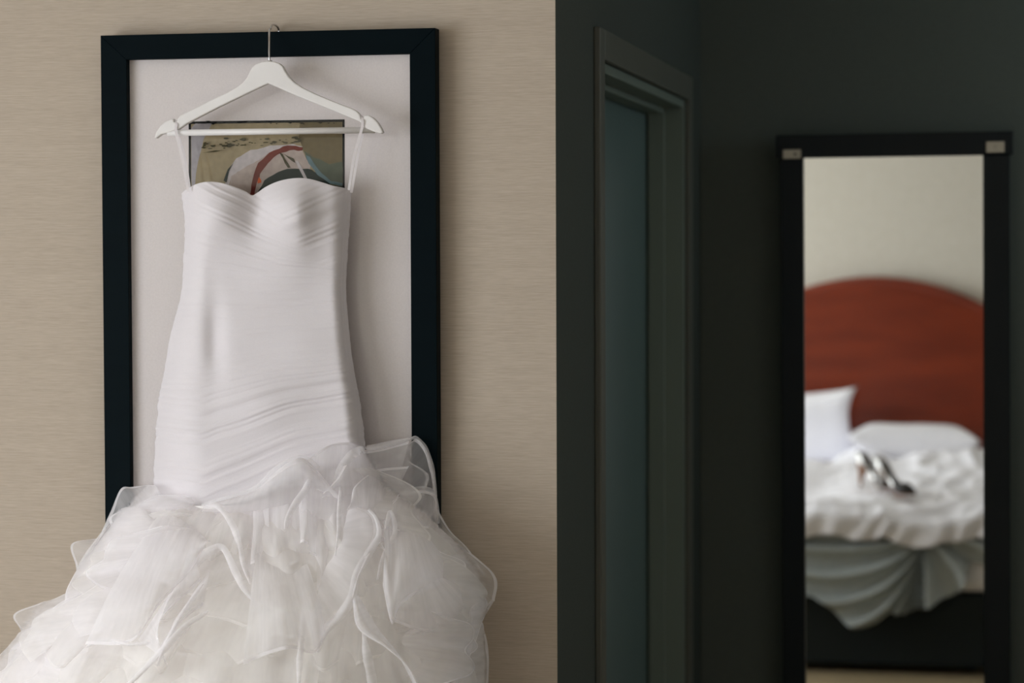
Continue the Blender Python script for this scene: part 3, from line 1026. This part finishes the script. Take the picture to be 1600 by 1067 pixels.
# ------------------------------------------------------------------ mirror at the end of the passage
mx0, mx1 = at(1257, 400, YM).x, at(1537, 400, YM).x
mz1 = (at(1257, 250, YM).z + at(1537, 243, YM).z) / 2
mz0 = 0.42
rw = 0.0575
mt = at(1400, 208, YM - 0.02).z
wm = empty('wall_mirror', ((mx0 + mx1) / 2, YM + 0.03, mz0), 'tall mirror in dark wooden frame on the passage end wall reflecting the bed', 'mirror')
my0, my1 = YM - 0.016, YM + 0.036
prism('frame_rail', [(mx0 - rw, mz0 - rw), (mx0, mz0 - rw), (mx0, mz1 + 0.003), (mx0 - rw, mz1 + 0.003)], my0, my1, M['espresso'], wm, 0.002)
prism('frame_rail', [(mx1, mz0 - rw), (mx1 + rw + 0.008, mz0 - rw), (mx1 + rw + 0.008, mz1 + 0.003), (mx1, mz1 + 0.003)], my0, my1, M['espresso'], wm, 0.002)
prism('top_rail', [(mx0 - rw - 0.011, mz1 + 0.003), (mx1 + rw + 0.016, mz1 + 0.003), (mx1 + rw + 0.016, mt), (mx0 - rw - 0.011, mt)], my0 - 0.004, my1, M['espresso'], wm, 0.002)
prism('bottom_rail', [(mx0, mz0 - rw), (mx1, mz0 - rw), (mx1, mz0), (mx0, mz0)], my0, my1, M['espresso'], wm, 0.002)
prism('mirror_glass', [(mx0 - 0.004, mz0 - 0.004), (mx1 + 0.004, mz0 - 0.004), (mx1 + 0.004, mz1 + 0.004), (mx0 - 0.004, mz1 + 0.004)], YM, YM + 0.006, M['mirror'], wm)
for u0, v0, u1, v1, hollow in ((1225, 233, 1253, 247, 1), (1542.5, 222, 1571, 239, 0)):
    p, q = at(u0, v0, my0 - 0.005), at(u1, v1, my0 - 0.005)
    cl = box('corner_clip', p.x, q.x, my0 - 0.0068, my0 - 0.0042, q.z, p.z, M['steel'], wm, 0.0008)
    if hollow:
        box('clip_lip', q.x - 0.006, q.x, my0 - 0.0105, my0 - 0.0066, q.z, p.z, M['steel'], cl, 0.0006)
    sc_ = tube('clip_screw', [Vector(((p.x + q.x) / 2 + 0.008 * hollow, my0 - 0.0082, (p.z + q.z) / 2)), Vector(((p.x + q.x) / 2 + 0.008 * hollow, my0 - 0.006, (p.z + q.z) / 2))],
               0.0035, M['espresso'] if hollow else M['steel'], cl, 10)
wm.rotation_euler = (0, math.radians(-0.30), 0)
wm.location.x += 0.0062

# ------------------------------------------------------------------ bed (seen in the mirror)
BX, BW = -0.685, 0.69                        # middle of the bed and half its width
YH, YF = -0.27, 1.86                         # headboard face and foot of the mattress
bed = empty('bed', (BX, 0.8, 0), 'double bed with arched red mahogany headboard reflected in the mirror', 'bed')
zpk = mir(1375, 441, 2 * YM - YH).z
pts = []
for i in range(41):
    t = -1 + 2 * i / 40
    pts.append((BX + t * (BW + 0.08), zpk - 0.27 * t * t - 0.06 * t ** 8))
out = pts + [(BX + BW + 0.08, 0.25), (BX - BW - 0.08, 0.25)]
prism('headboard', out, YH - 0.05, YH, M['wood'], bed, 0.006)
cap = [Vector((x, YH - 0.02, z + 0.004)) for x, z in pts]
tube('headboard_cap', cap, 0.026, M['wood'], bed, 10)
box('headboard_rail', BX - BW - 0.06, BX + BW + 0.06, YH, YH + 0.022, 0.70, 0.90, M['wood'], bed, 0.008)
for s in (-1, 1):
    box('headboard_post', BX + s * (BW + 0.05) - 0.03, BX + s * (BW + 0.05) + 0.03, YH - 0.045, YH - 0.005, 0, 0.4, M['wood'], bed, 0.004)
box('bed_base', BX - BW + 0.02, BX + BW - 0.02, YH + 0.03, YF - 0.01, 0.035, 0.36, M['base'], bed, 0.012)
for sx in (-1, 1):
    for yy in (YH + 0.12, YF - 0.14):
        box('bed_foot', BX + sx * (BW - 0.16) - 0.025, BX + sx * (BW - 0.16) + 0.025, yy - 0.025, yy + 0.025, 0, 0.036, M['base'], bed, 0.003)
box('mattress', BX - BW, BX + BW, YH + 0.03, YF, 0.36, 0.645, M['linen'], bed, 0.05)

V3 = Vector


def top_z(x, y):
    """height of the rumpled duvet"""
    t = (y - YH) / (YF - YH)
    z = 0.715 + 0.085 * sstep(0.78, 0.45, t) - 0.085 * sstep(0.40, 0.22, t)
    calm = 0.45 + 0.55 * sstep(-0.85, -0.40, x)
    z += 0.10 * math.exp(-((x + 0.72) / 0.16) ** 2 - ((y - 0.16) / 0.13) ** 2)
    z += 0.040 * noise.noise(V3((x * 2.6, y * 2.2, 0.3)))
    rg = noise.noise(V3((x * 4.0 + 0.6 * y, y * 5.5, 2.1)))
    z += calm * 0.034 * (1 - abs(rg)) ** 3
    rg = noise.noise(V3((x * 9 + y * 3, y * 9 - x * 3, 5.1)))
    z += calm * 0.016 * (1 - abs(rg)) ** 3
    # a ridge of bunched bedding across the middle of the right side
    z += 0.05 * math.exp(-((x + 0.25) / 0.2) ** 2 - ((y - 0.75) / 0.16) ** 2)
    return z


# duvet: top sheet folding over the foot of the bed into a short overhang with a rumpled hem
vs, fs = [], []
NX, NY = 130, 150
LT = (YF + 0.05) - (YH + 0.10)
for j in range(NY + 1):
    s = j / NY * (LT + 0.21)
    for i in range(NX + 1):
        tx = -1 + 2 * i / NX
        x = BX + tx * (BW + 0.05)
        side = sstep(0.86, 1.0, abs(tx))
        hem = 0.118 + 0.05 * noise.noise(V3((x * 5, 0, 3))) - 0.012 * math.cos(x * 6)
        ss = s if s < LT else LT + (s - LT) * hem / 0.21
        if ss < LT:
            y = YH + 0.10 + ss
            rnd = sstep(LT - 0.10, LT, ss)
            z = top_z(x, y) - 0.035 * rnd ** 2
            drop = 0
        else:
            d = ss - LT
            drop = d
            y = YF + 0.05 + 0.030 * math.sin(min(d / 0.05, 1) * pi / 2)
            z = top_z(x, YF + 0.05) - 0.035 - max(0, d - 0.012)
        if drop > 0.01:                       # slanting gathers on the overhang
            g = math.sin((x * 2.1 - 1.5 * (z - 0.6)) * 26 + 6 * noise.noise(V3((x * 4, z * 3, 0))))
            y += (0.009 * g + 0.012 * noise.noise(V3((x * 9 - z * 5, z * 6, 7)))) * sstep(0.0, 0.08, drop)
        z -= 0.16 * side
        x += 0.01 * side * (1 if tx > 0 else -1)
        vs.append((x, y, z))
W1 = NX + 1
for j in range(NY):
    for i in range(NX):
        fs.append((j * W1 + i, j * W1 + i + 1, (j + 1) * W1 + i + 1, (j + 1) * W1 + i))
duv = tag(mesh('duvet', vs, fs, M['linen'], None, True), 'rumpled white duvet spread over the bed under the silver shoes', 'duvet')
sm = duv.modifiers.new('thickness', 'SOLIDIFY')
sm.thickness = 0.012
sm.offset = -1

# pulled-out sheet hanging below the duvet in swags gathered at one point
YV = 2 * YM - (YF + 0.06)
anc = mir(1446, 838, YV)
hemc = [(1225, 905), (1262, 930), (1290, 945), (1318, 972), (1340, 982), (1366, 976), (1392, 958), (1404, 962), (1430, 952), (1450, 950), (1470, 938), (1490, 930),
        (1506, 915), (1516, 880), (1560, 862)]
HEM = [(mir(u, v, YV).x, mir(u, v, YV).z) for u, v in hemc]
HEM[0] = (BX - BW - 0.02, 0.33)
HEM[-1] = (BX + BW + 0.02, 0.42)
zt = 0.63
vs, fs = [], []
NX, NY = 200, 70
for j in range(NY + 1):
    s = j / NY
    for i in range(NX + 1):
        x = HEM[0][0] + (HEM[-1][0] - HEM[0][0]) * i / NX
        zb = smoothlut(HEM, x)
        z = zt + (zb - zt) * s
        dx, dz = x - anc.x, anc.z + 0.06 - z
        # folds radiate from the gather; to the left they sag like swags
        rad = math.hypot(dx, dz)
        if dx < 0:
            u = min(-dx / 0.52, 1.3)
            k_ = dz / (0.13 + math.sin(pi * 0.62 * u ** 0.7))
            f_ = math.sin(k_ * 66.0 + 1.6 * noise.noise(V3((x * 3, z * 3, 5))))
        else:
            ang = math.atan2(dz, dx * 1.0 + 0.01)
            f_ = math.sin((pi - ang) * 12.0 + 0.2 + 2 * noise.noise(V3((x * 4, z * 4, 9))))
        am = 0.040 * sstep(0.0, 0.22, rad)
        f_ = 2 * ((f_ + 1) / 2) ** 2.2 - 1
        y = YF + 0.010 + am * 0.72 * (1 + f_) + 0.004 * noise.noise(V3((x * 8, z * 8, 1))) + 0.014 * s
        vs.append((x, y, z))
W1 = NX + 1
for j in range(NY):
    for i in range(NX):
        fs.append((j * W1 + i, j * W1 + i + 1, (j + 1) * W1 + i + 1, (j + 1) * W1 + i))
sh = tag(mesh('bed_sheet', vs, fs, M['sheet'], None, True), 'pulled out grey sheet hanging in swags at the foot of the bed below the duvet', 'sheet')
sm = sh.modifiers.new('thickness', 'SOLIDIFY')
sm.thickness = 0.003


def pillow(name, wd, ht, th, loc, rot, label):
    """stuffed pillow with drawn-out corners; lies in its own xy plane"""
    vs_, fs_ = [], []
    n_ = 26
    for side in (1, -1):
        for j in range(n_ + 1):
            for i in range(n_ + 1):
                u, v = -1 + 2 * i / n_, -1 + 2 * j / n_
                pin = 1 - 0.17 * (1 - abs(u) ** 2.5) * abs(v) ** 2, 1 - 0.20 * (1 - abs(v) ** 2.5) * abs(u) ** 2
                x, y = u * wd / 2 * pin[1], v * ht / 2 * pin[0]
                h_ = (max(0, 1 - u ** 4) * max(0, 1 - v ** 4)) ** 0.55
                z = side * th / 2 * h_
                z += 0.010 * noise.noise(V3((x * 7 + loc[0] * 9, y * 7, side))) * h_
                vs_.append((x, y, z))
    w_ = n_ + 1
    k0 = w_ * w_
    for j in range(n_):
        for i in range(n_):
            q = (j * w_ + i, j * w_ + i + 1, (j + 1) * w_ + i + 1, (j + 1) * w_ + i)
            fs_.append(q)
            fs_.append(tuple(k0 + a_ for a_ in q[::-1]))
    o = mesh(name, vs_, fs_, M['linen'], None, True)
    bm_ = bmesh.new(); bm_.from_mesh(o.data)
    bmesh.ops.remove_doubles(bm_, verts=bm_.verts, dist=0.0004)
    bm_.to_mesh(o.data); bm_.free()
    for p_ in o.data.polygons:
        p_.use_smooth = True
    o.location = loc
    o.rotation_euler = rot
    tag(o, label, 'pillow', 'pillows on the bed')
    return o


pc = mir(1350, 598, 2 * YM - (YH + 0.16))
pillow('pillow', 0.66, 0.44, 0.16, (pc.x - 0.335, YH + 0.20, pc.z - 0.235), (math.radians(68), math.radians(-4), math.radians(2)),
       'white pillow propped upright against the mahogany headboard, with pointed corner')
pr = mir(1528, 668, 2 * YM - (YH + 0.2))
pillow('pillow', 0.68, 0.44, 0.18, (pr.x - 0.32, YH + 0.28, 0.862), (math.radians(8), math.radians(2), math.radians(-3)),
       'white pillow lying flat on the bed beside the upright pillow')

# ------------------------------------------------------------------ silver high heels


def shoe(loc, rz, label, heel_mat):
    root = empty('high_heel_shoe', loc, label, 'shoe', 'pair of silver high heels on the bed')
    root.rotation_euler = (0, 0, rz)
    L_ = 0.205

    def part(name, vs_, fs_, m_, sm_=True):
        me = bpy.data.meshes.new(name)
        me.from_pydata([tuple(v) for v in vs_], [], fs_)
        me.update()
        o = link(name, me, m_, None, sm_)
        o.parent = root
        return o

    def sole_z(t):                            # t: 0 heel .. 1 toe
        return 0.094 * (1 - sstep(0.10, 0.70, t)) + 0.004

    def half_w(t):
        return smoothlut([(0, 0.014), (0.06, 0.024), (0.18, 0.027), (0.4, 0.024), (0.68, 0.038), (0.82, 0.037), (0.94, 0.022), (1, 0.006)], t)

    n_, k_ = 36, 14
    # sole
    vs_, fs_ = [], []
    for i in range(n_ + 1):
        t = i / n_
        w_ = half_w(t)
        z = sole_z(t)
        for sy, dz in ((-1, 0), (1, 0), (1, 0.006), (-1, 0.006)):
            vs_.append((t * L_, sy * w_, z + dz))
    for i in range(n_):
        for k in range(4):
            fs_.append((i * 4 + k, i * 4 + (k + 1) % 4, i * 4 + 4 + (k + 1) % 4, i * 4 + 4 + k))
    fs_ += [(3, 2, 1, 0), tuple(range(4 * n_, 4 * n_ + 4))]
    part('sole', vs_, fs_, M['sole'], False)
    # upper: heel counter high at the back, low sides, closed vamp over the toes
    vs_, fs_ = [], []
    for i in range(n_ + 1):
        t = i / n_
        w_ = half_w(t)
        z = sole_z(t) + 0.006
        hgt = smoothlut([(0, 0.062), (0.08, 0.060), (0.2, 0.044), (0.4, 0.024), (0.58, 0.030), (0.72, 0.044), (0.85, 0.036), (1, 0.014)], t)
        cl = sstep(0.60, 0.70, t)             # how far the vamp closes over
        for k in range(k_ + 1):
            a_ = -1 + 2 * k / k_
            th = a_ * (pi / 2)
            yo = w_ * math.sin(th)
            zo = hgt * math.cos(th) ** 0.8 if abs(a_) < 1 else 0
            # open part: side walls only
            yw = w_ * (1 if a_ > 0 else -1) * (1 - 0.12 * (1 - abs(a_)))
            zw = hgt * (1 - abs(a_))
            vs_.append((t * L_ - 0.010 * (1 - t) * (zw / 0.06) * (1 - cl) * (t < 0.1), yw + (yo - yw) * cl, z + zw + (zo - zw) * cl))
    w2 = k_ + 1
    for i in range(n_):
        for k in range(k_):
            if (i + 0.5) / n_ < 0.62 and k in (k_ // 2 - 1, k_ // 2):
                continue
            fs_.append((i * w2 + k, i * w2 + k + 1, (i + 1) * w2 + k + 1, (i + 1) * w2 + k))
    fs_.append(tuple(range(w2)))
    up = part('upper', vs_, fs_, [M['silver'], M['inner']])
    for q_, f_ in zip(up.data.polygons, fs_):
        q_.material_index = 1 if len(f_) == 4 and f_[0] // w2 >= 19 else 0
    sm_ = up.modifiers.new('thickness', 'SOLIDIFY')
    sm_.thickness = 0.0016
    # insole
    vs_, fs_ = [], []
    for i in range(n_ + 1):
        t = i / n_
        for sy in (-1, 1):
            vs_.append((t * L_, sy * half_w(t) * 0.94, sole_z(t) + 0.0075))
    for i in range(n_):
        fs_.append((2 * i, 2 * i + 1, 2 * i + 3, 2 * i + 2))
    part('insole', vs_, fs_, M['inner'])
    # heel
    vs_, fs_ = [], []
    for j in range(11):
        s = j / 10
        z = 0.096 * (1 - s)
        r_ = 0.021 * (1 - s) ** 1.6 + 0.0062
        cx = 0.026 - 0.012 * sstep(0, 0.8, s)
        for k in range(12):
            a_ = 2 * pi * k / 12
            vs_.append((cx + r_ * math.cos(a_), r_ * math.sin(a_), z))
    for j in range(10):
        for k in range(12):
            fs_.append((j * 12 + k, j * 12 + (k + 1) % 12, j * 12 + 12 + (k + 1) % 12, j * 12 + 12 + k))
    fs_ += [tuple(range(12))[::-1], tuple(range(120, 132))]
    part('heel', vs_, fs_, heel_mat)
    return root


for u, yv, rz, lab in ((1341, 10.90, math.radians(33), 'silver high heel shoe with dark toe on the duvet, the one nearer the upright pillow'),
                       (1370, 10.77, math.radians(34), 'silver high heel shoe with dark toe on the duvet, farther from the upright pillow')):
    p = mir(u, 768, yv)
    tz = max(top_z(p.x + dx, p.y + dy) for dx in (0, 0.05, 0.1, 0.15, 0.2) for dy in (-0.03, 0, 0.03, 0.08))
    shoe((p.x, p.y, top_z(p.x, p.y) + 0.012), rz, lab, M['sole'] if u < 1350 else M['silver'])
